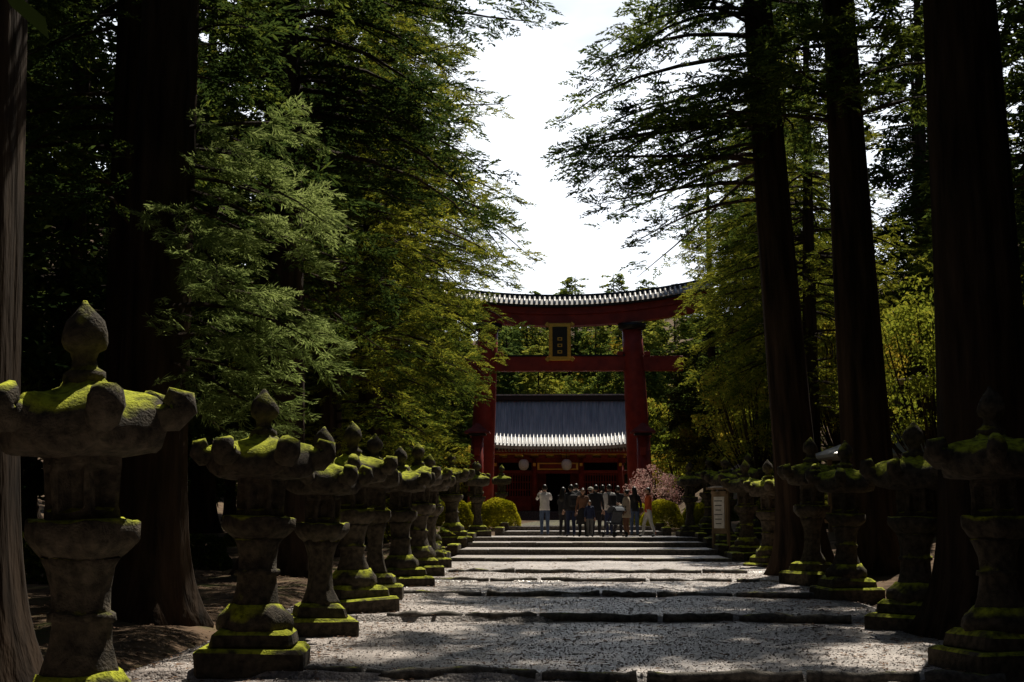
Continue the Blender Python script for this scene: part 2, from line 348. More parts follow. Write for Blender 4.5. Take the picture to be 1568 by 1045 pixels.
# ------------------------------------------------------------------ trees
def frond(seed,k=6,w=.10,ln=.34,hang=.0):
    r_=np.random.default_rng(seed); V=[];
    def leaf(p,d,l,w_):
        d=d/np.linalg.norm(d); u=np.array([0,0,1.])+r_.normal(0,.45,3); s=np.cross(d,u); s/=np.linalg.norm(s)
        V.append([p-s*w_*.2,p+d*l*.6+s*w_*.5,p+d*l,p+d*l*.5-s*w_*.5])
    for i in range(k):
        t=(i+.4)/k; p=np.array([t*.85,r_.normal(0,.03),.10*t-(.16+hang)*t*t])
        for sd in(-1,1):
            l=ln*(1.15-t*.75)*r_.uniform(.7,1.25); d=np.array([.9,sd*r_.uniform(.6,1.2),r_.normal(-hang,.28)])
            leaf(p,d,l,w); 
            e=p+d/np.linalg.norm(d)*l*.45
            leaf(e,np.array([1,sd*.1+r_.normal(0,.2),r_.normal(-hang,.25)]),l*.7,w*.85)
            leaf(e,np.array([.35,sd*1.0,r_.normal(-.1-hang,.25)]),l*.6,w*.8)
    leaf(np.array([.8,0,-.05]),np.array([1,0,-.1]),ln*.7,w)
    return np.array(V)
FR=[frond(i,w=.075) for i in range(4)]; FRc=[frond(10+i,k=3,w=.2,ln=.5) for i in range(3)]; FRf=[frond(20+i,k=12,w=.036,ln=.34,hang=.12) for i in range(3)]
FRm=[frond(30+i,k=4,w=.13,ln=.42) for i in range(3)]
def place_fronds(P,D,S,temps,r_,tilt=.35):
    n=len(P); D=D/np.linalg.norm(D,axis=1,keepdims=True)
    up=np.tile([0,0,1.],(n,1))+r_.normal(0,tilt,(n,3)); Yv=np.cross(up,D); Yv/=np.linalg.norm(Yv,axis=1,keepdims=True); Zv=np.cross(D,Yv)
    out=[]; ch=r_.integers(0,len(temps),n)
    for k,T in enumerate(temps):
        m=ch==k
        if not m.any(): continue
        B=np.stack([D[m],Yv[m],Zv[m]],1)*S[m][:,None,None]
        W=np.einsum('mvj,njk->nmvk',T,B)+P[m][:,None,None,:]
        out.append(W.reshape(-1,3))
    return np.concatenate(out)
def tubes_np(lines,rads,n=4):
    Bn,K,_=lines.shape
    d=np.gradient(lines,axis=1); d/=np.linalg.norm(d,axis=2,keepdims=True)+1e-9
    up=np.array([0,0,1.])+np.zeros_like(d); vert=np.abs(d[...,2])>.95; up[vert]=[1,0,0]
    a=np.cross(d,up); a/=np.linalg.norm(a,axis=2,keepdims=True)+1e-9; b=np.cross(a,d)
    t=np.arange(n)*2*np.pi/n
    V=lines[:,:,None]+(a[:,:,None]*np.cos(t)[None,None,:,None]+b[:,:,None]*np.sin(t)[None,None,:,None])*rads[:,:,None,None]
    idx=np.arange(Bn*K*n).reshape(Bn,K,n)
    A=idx[:,:-1]; C=idx[:,1:]
    F=np.stack([A,np.roll(A,-1,2),np.roll(C,-1,2),C],-1).reshape(-1,4)
    return V.reshape(-1,3),F
def trunk_np(H,r0,seed,flare=1.6,n=30,K=34):
    z=np.concatenate([[-.4],np.linspace(0,1.6,9)[0:],np.linspace(2.2,H,K-10)])
    t=np.arange(n)*2*np.pi/n; rr=[]
    for zz in z:
        base=r0*(1-.93*(max(zz,0)/H)**.9)
        fl=1+(flare-1)*math.exp(-max(zz,0)/.55)
        lob=1+ (.16*math.exp(-max(zz,0)/1.0))*np.cos(5*t+seed)+.05*np.sin(9*t+seed*2+zz*.3)+.04*np.cos(13*t+seed)
        rr.append(base*fl*lob)
    rr=np.array(rr); cx=.12*np.sin(z*.13+seed)-.12*math.sin(seed)
    V=np.stack([rr*np.cos(t)+cx[:,None],rr*np.sin(t),np.repeat(z[:,None],n,1)],-1).reshape(-1,3)
    idx=np.arange(len(z)*n).reshape(len(z),n); A=idx[:-1];C=idx[1:]
    F=np.stack([A,np.roll(A,-1,1),np.roll(C,-1,1),C],-1).reshape(-1,4); return V,F
def conifer(name,seed,H,z0,Rr,nb,per,ss,temps,leaf,r0,prof,droop=.25,bias=1.0,extra=None,exper=None,exleaf=None):
    r_=np.random.default_rng(seed)
    u=r_.random(nb)**bias; h=z0+(H*.985-z0)*u; t=u
    L=Rr*prof(t)*r_.uniform(.5,1.12,nb); az=r_.uniform(0,2*np.pi,nb)
    if extra is not None:
        ex=np.array(extra,float); h=np.concatenate([h,ex[:,0]]); az=np.concatenate([az,ex[:,1]]); L=np.concatenate([L,ex[:,2]])
    nb2=len(h); dr=droop*r_.uniform(.5,1.6,nb2); up0=r_.uniform(-.05,.25,nb2)
    K=6; s=np.linspace(0,1,K)[None]
    def bp(s,i=slice(None)):
        rad=L[i][:,None]*s; zz=h[i][:,None]+L[i][:,None]*(up0[i][:,None]*s-dr[i][:,None]*s**2)
        az2=az[i][:,None]+.15*np.sin(s*4+h[i][:,None])
        return np.stack([np.cos(az2)*rad,np.sin(az2)*rad,zz],-1)
    lines=bp(np.repeat(s,nb2,0)); rads=(.012+.011*L[:,None])*(1.1-s)
    Vb,Fb=tubes_np(lines,rads)
    cnt=np.full(nb2,per); 
    if extra is not None: cnt[nb:]=exper or per
    bi=np.repeat(np.arange(nb2),cnt); n=len(bi)
    keep=r_.random(n)<np.clip(L[bi]/(Rr*.75),.2,1); keep|=bi>=nb; bi=bi[keep]; n=len(bi)
    sv=.2+.8*r_.random(n)**.75
    P=bp(sv[:,None],bi)[:,0]; a=az[bi]
    rad=np.stack([np.cos(a),np.sin(a),0*a],-1); tan=np.stack([-np.sin(a),np.cos(a),0*a],-1)
    lat=r_.normal(0,1,n)*np.clip(.20*L[bi]*(1.15-sv),.08,.8)
    P=P+tan*lat[:,None]; P[:,2]+=r_.normal(-.03,.10,n)
    D=rad*r_.uniform(.35,1.1,n)[:,None]+tan*(np.sign(lat)*r_.uniform(.1,.9,n))[:,None]; D[:,2]+=r_.normal(-.12,.25,n)
    S=ss*r_.uniform(.6,1.25,n)
    isx=bi>=nb
    Vl=place_fronds(P[~isx],D[~isx],S[~isx],temps,r_); nl=len(Vl)//4; nl2=0
    if isx.any():
        Vx=place_fronds(P[isx],D[isx],S[isx],FRf if exleaf else temps,r_); nl2=len(Vx)//4; Vl=np.concatenate([Vl,Vx])
    Vt,Ft=trunk_np(H,r0,seed)
    V=np.concatenate([Vt,Vb,Vl]); F=np.concatenate([Ft,Fb+len(Vt),np.arange((nl+nl2)*4).reshape(-1,4)+len(Vt)+len(Vb)])
    mi=np.concatenate([np.zeros(len(Ft)+len(Fb)),np.ones(nl),np.full(nl2,2 if exleaf else 1)]); sm=np.concatenate([np.ones(len(Ft)),np.zeros(len(Fb)+nl+nl2)]).astype(bool)
    return mesh_np(name,V,F,[M['bark'],leaf]+([exleaf] if exleaf else []),mi,sm)
def broad(name,seed,H,Rr,nclump,per,leaf,size,z0=.25):
    r_=np.random.default_rng(seed)
    C=r_.normal(0,1,(nclump,3)); C/=np.linalg.norm(C,axis=1,keepdims=True); C*=r_.uniform(.35,1,(nclump,1))**.6
    C=C*np.array([Rr,Rr,H*(1-z0)/2])*r_.uniform(.7,1.05,(nclump,1))+np.array([0,0,H*(z0+(1-z0)/2)])
    n=nclump*per; ci=np.repeat(np.arange(nclump),per); q=r_.normal(0,1,(n,3)); q/=np.linalg.norm(q,axis=1,keepdims=True)
    P=C[ci]+q*r_.uniform(.3,1,(n,1))**.5*np.repeat(r_.uniform(.12,.26,nclump),per)[:,None]*Rr*np.array([1.2,1.2,.75])
    a=r_.normal(0,1,(n,3)); a/=np.linalg.norm(a,axis=1,keepdims=True); b=np.cross(a,r_.normal(0,1,(n,3))); b/=np.linalg.norm(b,axis=1,keepdims=True)
    s=size*r_.uniform(.6,1.3,(n,1))
    Vl=np.stack([P-a*s,P-b*s*.5,P+a*s,P+b*s*.5],1).reshape(-1,3)
    Vt,Ft=trunk_np(H*.8,Rr*.06+.03,seed,K=16)
    base=np.tile([[0,0,H*(z0*.8)]],(nclump,1)); s_=np.linspace(0,1,5)[None,:,None]
    lines=base[:,None]*(1-s_)+C[:,None]*s_; lines[:,:,2]+=np.sin(s_[...,0]*3.14)*-.05*H; Vb,Fb=tubes_np(lines,np.repeat(np.linspace(.03,.008,5)[None]*Rr*.5,nclump,0))
    V=np.concatenate([Vt,Vb,Vl]); F=np.concatenate([Ft,Fb+len(Vt),np.arange(n*4).reshape(n,4)+len(Vt)+len(Vb)])
    mi=np.concatenate([np.zeros(len(Ft)+len(Fb)),np.ones(n)])
    return mesh_np(name,V,F,[M['bark'],leaf],mi)
pc=lambda t:(1-t)**.6*.95+.05
pn=lambda t:(1-t)**1.05*.95+.05
pm=lambda t:np.clip(.42+1.5*t,0,1.0)*np.clip((1-t)*1.7,.06,1)**.9
T1=conifer('cedar_tree',1,34,9.5,4.3,110,40,.66,FR,M['leafA'],.62,pn,bias=1.1)
T1b=conifer('cedar_tree',2,32,9.5,4.0,100,38,.64,FR,M['leafA'],.55,pn,bias=1.1)
exR=[(random.uniform(8.0,13.5),math.pi+random.uniform(-.9,.9),random.uniform(3.0,5.0)) for _ in range(28)]
T1c=conifer('cedar_tree',22,31,9.5,3.6,80,38,.58,FR,M['leafA'],.50,pn,extra=exR,exper=34,droop=.32,bias=1.1)
T3=conifer('cedar_tree',3,31,5.0,3.4,170,22,.6,FR,M['leafA'],.52,pc,bias=1.15)
exL=[(random.uniform(8.5,14),random.uniform(-.7,.7),random.uniform(3.2,5.4)) for _ in range(22)]
T3c=conifer('cedar_tree',33,31,5.0,3.2,160,22,.58,FR,M['leafA'],.52,pn,bias=1.15,extra=exL,exper=32,droop=.3)
T2=conifer('cypress_tree',4,25,1.6,4.9,260,32,.52,FR,M['leafB'],.4,pm)
T2b=conifer('cypress_tree',5,23,1.2,4.4,240,32,.50,FR,M['leafB'],.38,pm,droop=.4)
exN=[(2.9+3.6*(i/17)+random.uniform(-.15,.15),random.uniform(-1.1,.45),random.uniform(1.3,3.0)) for i in range(18)]
TN=conifer('cedar_tree',6,32,10,3.0,110,20,.55,FR,M['leafA'],.5,pn,extra=exN,exper=24,exleaf=M['leafF'],droop=.38)
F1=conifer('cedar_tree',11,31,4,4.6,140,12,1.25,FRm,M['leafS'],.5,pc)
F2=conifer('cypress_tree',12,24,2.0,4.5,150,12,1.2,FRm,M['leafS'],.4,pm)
T4=conifer('far_cedar',7,17,1,3.0,120,8,1.3,FRc,M['leafC'],.3,pc)
T4b=conifer('far_cypress',8,15,1,3.4,120,8,1.3,FRc,M['leafC'],.3,pm)
T5=broad('far_broadleaf',9,11,4.2,60,80,M['leafD'],.20)
T5b=broad('far_broadleaf',10,9,3.8,50,80,M['leafD'],.19)
T6=broad('maple_tree',14,9,3.2,80,110,M['leafD'],.085)
def tree(nm,me,x,y,rz=None,s=1,lx=0,ly=0,parent=None):
    if rz is None: rz=random.uniform(0,6.28)
    o=inst(nm,me,(x,y,float(zter(x,y))-.05),(0,0,0),s,parent)
    o.rotation_euler=(Matrix.Rotation(lx,3,'Y')@Matrix.Rotation(ly,3,'X')@Matrix.Rotation(rz,3,'Z')).to_euler()
    return o
hand=[('cedar_tree',T1,-5.0,11,0.5,1,0),('cedar_tree',TN,-5.6,18.6,0,1,0),('cedar_tree',T3,-6.8,22,1,1.1,0),('cedar_tree',T3c,-6.0,29,0,1.05,0),
 ('cypress_tree',T2,-6.4,37,1,1,0),('cypress_tree',T2b,-6.2,43.5,2,1.15,0),('cypress_tree',T2,-6.8,51,3.3,1.0,0),('cypress_tree',T2b,-7.2,60,4,1.1,0),('cypress_tree',T2,-9,70,5,1.0,0),('cedar_tree',T1b,-10.5,80,1,1,0),
 ('cedar_tree',T1c,4.95,31,0,1,-.05),('cedar_tree',T1b,6.2,30,2.8,1.0,-.045),('cedar_tree',T1,5.2,18,4.2,.95,-.02),('cedar_tree',T1b,6.9,13.5,3,1.1,0),
 ('cypress_tree',T2b,8.2,49.5,.4,.95,0),('cypress_tree',T2b,8.3,58,2.9,1,0),('cypress_tree',T2,9.6,68,1.9,.95,0),('cypress_tree',T2b,11,78,1.1,1,0),('cypress_tree',T2,12.5,88,.1,1.1,0),
 ('maple_tree',T6,6.9,53.5,.5,.8,0),('maple_tree',T6,10.2,54.0,2.5,.95,0),('maple_tree',T6,9.9,39.5,1.5,.8,0),
 ('cypress_tree',T2b,18.5,64,.3,1.0,0),('cedar_tree',T3,9.6,25,.3,1.05,0),
 ('cedar_tree',F1,-5.5,1,.3,1.05,0),('cedar_tree',F1,6.2,3,.3,1.05,0),('cedar_tree',F1,-6.5,-8,.3,1,0),('cedar_tree',F1,6,-9,.9,1,0),('cedar_tree',F1,-1,-20,.9,1.1,0),('cedar_tree',F1,4,-22,.9,1.1,0)]  # unseen trees beside and behind the camera, added to block sky light
pl=[]
for nm,me,x,y,rz,s,lx in hand: tree(nm,me,x,y,rz,s,lx); pl.append((x,y))
c=0
for _ in range(6000):
    x=random.uniform(-36,36); y=random.uniform(-18,125)
    if abs(x)<8.5: continue
    if y>64 and -13<x<11.5: continue
    if 8<x<20 and 33<y<62: continue
    if y<5 and abs(x)>18: continue
    if any((x-a)**2+(y-b)**2<(5.9**2 if abs(x)<22 else 9**2) for a,b in pl): continue
    pl.append((x,y)); k=random.random()
    me=F1 if k<.65 else F2
    tree('cypress_tree' if me is F2 else 'cedar_tree',me,x,y,None,random.uniform(.85,1.15)); c+=1
    if c>105: break
df=empty('distant_forest'); pl2=[]
for _ in range(5000):
    x=random.uniform(-50,50); y=random.uniform(147,205)
    if any((x-a)**2+(y-b)**2<5.2**2 for a,b in pl2): continue
    pl2.append((x,y)); k=random.random(); me=T4 if k<.45 else T4b if k<.72 else T5 if k<.88 else T5b
    tree(me.name+'_crown',me,x,y,None,random.uniform(.75,1.3),parent=df)
for x,y,s in((-7.5,141,.7),(8.5,138,.8),(11,118,1.0),(9.5,128,.9),(-9.5,125,.8),(13,108,.9)):
    tree('maple_tree',T5 if s>.75 else T5b,x,y,None,s*.8)
def bush(name,seed,rx,rz_,n,leaf,size):
    r_=np.random.default_rng(seed); q=r_.normal(0,1,(n,3)); q/=np.linalg.norm(q,axis=1,keepdims=True); q[:,2]=np.abs(q[:,2])
    bum=1+.07*np.sin(q[:,0]*6+seed)*np.cos(q[:,1]*5)+.05*np.sin(q[:,2]*9)
    P=q*bum[:,None]*r_.uniform(.86,1.03,(n,1)); P=np.sign(P)*np.abs(P)**.85*np.array([rx,rx,rz_])
    a=r_.normal(0,1,(n,3)); a/=np.linalg.norm(a,axis=1,keepdims=True); b=np.cross(a,r_.normal(0,1,(n,3))); b/=np.linalg.norm(b,axis=1,keepdims=True)
    s=size*r_.uniform(.6,1.3,(n,1)); V=np.stack([P-a*s,P-b*s*.5,P+a*s,P+b*s*.5],1).reshape(-1,3)
    return mesh_np(name,V,np.arange(4*n).reshape(n,4),[leaf])
B1=bush('azalea_bush',1,.85,1.35,12000,M['leafE'],.045)
for x,y,s in((-2.95,56.5,.95),(-4.6,55,.92),(3.5,56.5,.9),(2.7,59,.8),(-4.1,60,.9),(5.0,57,.8)):
    inst('azalea_bush',B1,(x,y,GT-.08),(0,0,x*3),(s*1.05,s,s*.85))
tp=broad('cherry_shrub',21,2.9,1.6,45,90,M['leafP'],.045,z0=.1); inst('cherry_shrub',tp,(3.8,66,GT),(0,0,0),1.0)
Bl=bush('understory_shrub',5,.9,1.1,4000,M['leafB'],.07)
for _ in range(50):
    sd=random.choice((-1,1)); x=sd*random.uniform(6.2,13); y=random.uniform(22,80)
    if 6<x<16 and 34<y<58: continue
    inst('understory_shrub',Bl,(x,y,float(zter(x,y))-.1),(0,0,random.uniform(0,6)),random.uniform(.4,1.0))
# ------------------------------------------------------------------ torii
T=empty('torii_gate',(-.95,110,GT)); rd,bk=M['red'],M['black']
mb=MB()
for sd in(-1,1):
    xb,xt=sd*6.25,sd*5.6
    pts=[(xb+(xt-xb)*k/8,0,14.9*k/8) for k in range(9)]; mb.tube(pts,[1.02,.98,.95,.92,.89,.86,.83,.80,.78],rd,n=28)
    mb.tube([(xb,0,-.1),(xb,0,1.3)],[1.12,1.08],bk,n=28)
    mb.lathe((xt,0,14.7),[(0,.85),(.1,1.05),(.35,1.1),(.5,1.1)],bk,n=28)
mb.obj('pillars',parent=T)
mb=MB(); mb.box((0,0,12.1),(19.0,.75,1.15),rd,bev=.04)
for sd in(-1,1):
    for k in(-1,1): mb.box((sd*5.7+k*1.05,0,12.85),(.45,1.0,.35),rd,bev=.03)
mb.box((0,0,12.72),(10.6,.95,.1),bk); mb.obj('tie_beam',parent=T)
def curve_beam(mb,half,z0,h,d,mat,c=.0075,n=40,topw=1.0):
    rs=[]
    for i in range(n+1):
        x=-half+2*half*i/n; zc=z0+c*abs(x)**2.1
        rs.append([Vector((x,-d/2,zc)),Vector((x,d/2,zc)),Vector((x,d/2*topw,zc+h)),Vector((x,-d/2*topw,zc+h))])
    mb.rings(rs,mat,sm=False)
mb=MB(); curve_beam(mb,11.0,15.05,.85,1.1,rd); curve_beam(mb,11.4,15.905,.5,1.5,rd); curve_beam(mb,11.6,16.41,.12,2.6,bk); mb.obj('lintel_beam',parent=T)
mb=MB(); curve_beam(mb,11.8,16.54,.75,2.9,bk,topw=.12)
for i in range(61):
    x=-11.7+23.4*i/60; zc=16.56+.0075*abs(x)**2.1
    for sd in(-1,1): mb.tube([(x,sd*1.52,zc+.03),(x,sd*.85,zc+.40),(x,sd*.2,zc+.76)],.10,M['rooft'],n=6)
curve_beam(mb,11.9,17.25,.28,.42,bk); mb.obj('tiled_roof',parent=T)
mb=MB(); mb.box((0,-.75,13.75),(1.7,.14,2.9),M['gold'],bev=.04,rot=(.12,0,0)); mb.box((0,-.84,13.75),(1.15,.1,2.3),bk,rot=(.12,0,0)); 
for k in range(4): mb.box((0,-.905,14.45-k*.5),(.36,.04,.24),M['gold'],rot=(.12,0,0),bev=.01); mb.box((0,-.93,14.45-k*.5),(.2,.03,.12),bk,rot=(.12,0,0))
for sd in(-1,1): mb.box((sd*.95,-.75,15.1),(.3,.18,.3),M['gold'],rot=(.12,.7,0)); mb.box((sd*.95,-.75,12.4),(.3,.18,.3),M['gold'],rot=(.12,.7,0))
mb.obj('plaque',parent=T)
mb=MB()
for sd in(-1,1):
    for f in(-1,1):
        x=sd*6.3; y=f*3.1
        mb.tube([(x,y,-.1),(x-sd*.1,y,6.3)],[.52,.45],rd,n=18); mb.tube([(x,y,-.1),(x,y,.8)],[.58,.56],bk,n=18)
        mb.box((x-sd*.1,y,6.45),(1.3,1.3,.16),bk,bev=.03)
        mb.rings([[Vector((x-sd*.1+a*s_,y+b*s_,z)) for a,b in((-1,-1),(1,-1),(1,1),(-1,1))] for s_,z in((.95,6.54),(.9,6.66),(.5,6.95),(.12,7.3))],M['darkred'],sm=False)
    for z in(2.6,5.2): mb.box((sd*6.2,0,z),(.42,7.6,.62),rd,bev=.03)
mb.obj('support_posts',parent=T)
# ------------------------------------------------------------------ shrine gate
G=empty('shrine_gate',(-1.35,131,GT))
dr=M['darkred']; mb=MB()
mb.box((0,0,.35),(13.2,7,.9),M['stonestep'],bev=.05)
for i in range(4): mb.box((0,-3.9-.4*(3-i)*1.0,-.02+i*.2),(7.5,1.0,.22),M['stonestep'],bev=.02)
mb.obj('platform',parent=G)
mb=MB()
cols=[-5.6,-2.1,2.1,5.6]
for x in cols:
    for y in(-2.6,0,2.6): mb.tube([(x,y,.8),(x,y,5.6)],.27,dr,n=16)
for y in(-2.6,2.6):
    mb.box((0,y,5.35),(12.2,.36,.42),dr,bev=.02); mb.box((0,y,4.3),(12.4,.3,.3),dr,bev=.02); mb.box((0,y,5.85),(12.6,.5,.16),M['gold'])
    for x in np.linspace(-5.6,5.6,9): mb.box((x,y-.1*np.sign(-y)*-1,5.68),(.55,.7,.3),dr,taper=1.25)
    for x in cols: mb.box((x,y+(.3 if y<0 else -.3)*-1,4.95),(.26,.5,.3),M['gold'],bev=.03)
for sd in(-1,1):
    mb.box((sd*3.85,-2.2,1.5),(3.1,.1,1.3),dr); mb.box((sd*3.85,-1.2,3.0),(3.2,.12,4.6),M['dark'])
    for x in np.linspace(-1.4,1.4,13): mb.box((sd*3.85+x,-2.35,3.1),(.09,.1,2.2),dr)
    for z in(2.05,2.7,3.4,4.05): mb.box((sd*3.85,-2.36,z),(3.1,.14,.09),dr)
    mb.box((sd*5.9,0,3.0),(.15,5.2,4.6),dr); mb.box((sd*2.1,0,3.0),(.12,5.2,4.6),dr)
mb.box((0,-2.55,4.8),(3.9,.18,.7),M['gold'],bev=.05); mb.box((0,-2.66,4.8),(3.3,.06,.4),dr)
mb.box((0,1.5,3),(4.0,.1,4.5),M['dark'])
for x in(-1.55,1.55): mb.box((x,-.4,2.7),(.9,.1,3.8),dr)
mb.obj('gate_body',parent=G)
mb=MB()
def rz_(s): return 11.0-4.5*s-.85*math.sin(s*math.pi)
hw=6.9
for sd in(-1,1):
    K=16; top=[];bot=[]
    for k in range(K+1):
        s=k/K; top.append([(x,sd*s*5.1,rz_(s)+.35*(abs(x)/hw)**4*s) for x in np.linspace(-hw,hw,25)])
        bot.append([(x,sd*s*5.05,rz_(s)-.28+.35*(abs(x)/hw)**4*s) for x in np.linspace(-hw,hw,25)])
    V=[p for r_ in top for p in r_]+[p for r_ in bot for p in r_]; F=[];n_=25;o=(K+1)*n_
    for k in range(K):
        for i in range(n_-1):
            a=k*n_+i; q_=(a,a+1,a+n_+1,a+n_); F.append(q_ if sd<0 else q_[::-1]); F.append(tuple(o+z for z in (q_[::-1] if sd<0 else q_)))
    for i in range(n_-1): a=K*n_+i; F.append((a,a+1,o+a+1,o+a))
    for i in(0,n_-1):
        for k in range(K): a=k*n_+i; F.append((a,a+n_,o+a+n_,o+a))
    mb.add(V,F,M['rooft'])
    for x in np.linspace(-hw+.1,hw-.1,42):
        mb.tube([(x,sd*s*5.12,rz_(s)+.05+.35*(abs(x)/hw)**4*s) for s in np.linspace(.02,1,10)],.075,M['rooft'],n=6)
    mb.box((0,sd*4.6,5.95),(13.2,.16,.16),dr)
    for x in np.linspace(-6.6,6.6,45): mb.box((x,sd*3.9,6.35),(.1,2.4,.12),dr,rot=(sd*-.18,0,0))
mb.box((0,0,11.15),(14.2,.6,.5),bk,bev=.05); mb.box((0,0,11.45),(14.3,.75,.12),M['rooft'])
for sd in(-1,1):
    mb.box((sd*7.15,0,11.35),(.25,.9,1.0),bk,taper=.7)
    for f in(-1,1): mb.tube([(sd*6.95,f*s*5.15,rz_(s)+.05+.35*s) for s in np.linspace(0,1,12)],.2,bk,n=8)
    mb.add([(sd*5.8,-3.0,6.3),(sd*5.8,3.0,6.3),(sd*5.8,0,10.4)],[(0,1,2)],dr)
mb.obj('gate_roof',parent=G)
mb=MB()
for x in(.8,-3.0): mb.lathe((x,-4.4,4.4),[(0,.12),(.05,.28),(.25,.42),(.5,.46),(.75,.42),(.92,.28),(.97,.14)],M['paper'],n=18); mb.tube([(x,-4.4,5.3),(x,-4.4,6.4)],.03,bk,n=5)
mb.obj('paper_lanterns',parent=G)
# ------------------------------------------------------------------ side hall (right)
H=empty('side_hall',(14.0,47,float(zter(12.4,47)))); H.scale=(1.1,1.1,1.12); mb=MB()
mb.box((0,0,.2),(6.2,8,.6),M['stonestep'],bev=.04)
for x in(-2.6,0,2.6):
    for y in(-3.4,-1.1,1.1,3.4): mb.box((x,y,2.0),(.2,.2,3.2),M['wood'])
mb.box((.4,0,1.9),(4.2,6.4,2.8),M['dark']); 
for z in(.75,1.3,3.4): 
    for y in(-3.45,3.45): mb.box((0,y,z),(5.6,.12,.14),M['wood'])
    for x in(-2.65,2.65): mb.box((x,0,z),(.12,7,.14),M['wood'])
for x in np.linspace(-2.4,2.4,16): mb.box((x,-3.42,1.0),(.06,.06,.6),M['wood'])
V=[];K=10
for k in range(-K,K+1):
    s=abs(k)/K; zz=5.0-1.7*s-.45*math.sin(s*math.pi); 
    for y in(-4.8,4.8): V.append((k/K*4.2,y,zz)); V.append((k/K*4.2,y,zz-.22))
F=[]
for k in range(2*K):
    a=4*k; F+=[(a,a+4,a+6,a+2),(a+1,a+3,a+7,a+5),(a,a+1,a+5,a+4),(a+2,a+6,a+7,a+3)]
F+=[(0,2,3,1),(8*K,8*K+1,8*K+3,8*K+2)]
mb.add(V,F,M['black']); mb.box((0,0,5.1),(.4,9.8,.35),M['black'],bev=.03)
for sd in(-1,1): mb.tube([(k/K*4.2,sd*4.83,5.04-1.7*abs(k)/K-.45*math.sin(abs(k)/K*math.pi)) for k in range(-K,K+1)],.09,M['wood'],n=6)
mb.obj('hall_body',parent=H)
mb=MB()
for x in(-1.3,1.3):
    for y in(-1,1): mb.box((x,y,1.05),(.14,.14,2.2),M['wood'])
mb.rings([[Vector((a*s_*1.9,b*s_*1.6,z)) for a,b in((-1,-1),(1,-1),(1,1),(-1,1))] for s_,z in((1,2.15),(1.0,2.24),(.6,2.55),(.12,2.95))],M['rooft'],sm=False)
mb.box((0,0,.4),(1.7,1.0,.75),M['stone'],bev=.05); mb.box((0,0,.79),(1.5,.8,.02),M['dark'])
mb.obj('water_pavilion',(9.3,43.5,float(zter(9.3,43.5))),rz=.1)
mb=MB()
for i in range(9): mb.box((i*1.5,0,.45),(.12,.12,1.0),M['wood'])
for z in(.45,.85): mb.box((6,0,z),(12.3,.07,.1),M['wood'])
mb.obj('wooden_fence',(6.6,40,float(zter(9,40))),rz=.15)
mb=MB()
for x in(-.3,.3): mb.box((x,0,.85),(.07,.07,1.75),M['wood'])
mb.box((0,-.03,1.05),(.55,.04,1.1),M['wood']); mb.box((0,-.055,1.62),(.62,.05,.08),M['wood']); mb.box((0,-.055,.48),(.62,.05,.06),M['wood'])
mb.box((0,-.06,1.05),(.42,.02,.9),M['white'])
for k in range(6): mb.box((-.02,-.073,1.38-k*.13),(.32-.05*(k%3),.008,.025),M['black'])
mb.box((0,0,1.76),(.85,.32,.06),M['wood'],rot=(.15,0,0)); mb.obj('notice_board',(4.25,41.5,.73),rz=-.9)
# ------------------------------------------------------------------ people
def sph(mb,c,r_,mat,n=14,m=9,fn=None):
    rs=[]
    for i in range(m+1):
        ph=math.pi*(.02+.96*i/m)-math.pi/2
        ring=[]
        for k in range(n):
            t=2*math.pi*k/n; p=Vector((math.cos(ph)*math.cos(t),math.cos(ph)*math.sin(t),math.sin(ph)))
            if fn: p=fn(p)
            ring.append(Vector((c[0]+p.x*r_[0],c[1]+p.y*r_[1],c[2]+p.z*r_[2])))
        rs.append(ring)
    mb.rings(rs,mat)
def hand_mb(mb,w,d,side,mat):
    d=Vector(d).normalized(); s=d.cross(Vector((0,1,0)))
    if s.length<.3: s=d.cross(Vector((1,0,0)))
    s.normalize(); pn_=s.cross(d).normalized(); w=Vector(w)
    rs=[]
    for t,a,b in((-.01,.022,.018),(.02,.034,.016),(.06,.042,.015),(.085,.040,.013),(.095,.03,.01)):
        rs.append([w+d*t+s*math.cos(k*math.pi/5)*a+pn_*math.sin(k*math.pi/5)*b for k in range(10)])
    mb.rings(rs,mat)
    for k,(o,l) in enumerate(((-.03,.055),(-.01,.072),(.01,.078),(.03,.068))):
        p=w+d*.08+s*o; mb.tube([p,p+d*l*.45+pn_*.004,p+d*l*.75+pn_*.016,p+d*l*.95+pn_*.032],[.009,.0085,.008,.006],mat,n=6)
    p=w+d*.02-s*.03*side; mb.tube([p,p+d*.03-s*.03*side+pn_*.01,p+d*.06-s*.035*side+pn_*.02],[.012,.011,.008],mat,n=6)
PM={}
def cm(c):
    if c not in PM: PM[c]=plain('cloth_%d'%len(PM),c,.85)
    return PM[c]
HAIR=plain('black_hair',(.012,.009,.008),.45,.5); SHOE=plain('shoe_rubber',(.05,.05,.05),.6); LIP=plain('lips',(.3,.1,.08)); EYE=plain('dark_eye',(.01,.01,.01),.2)
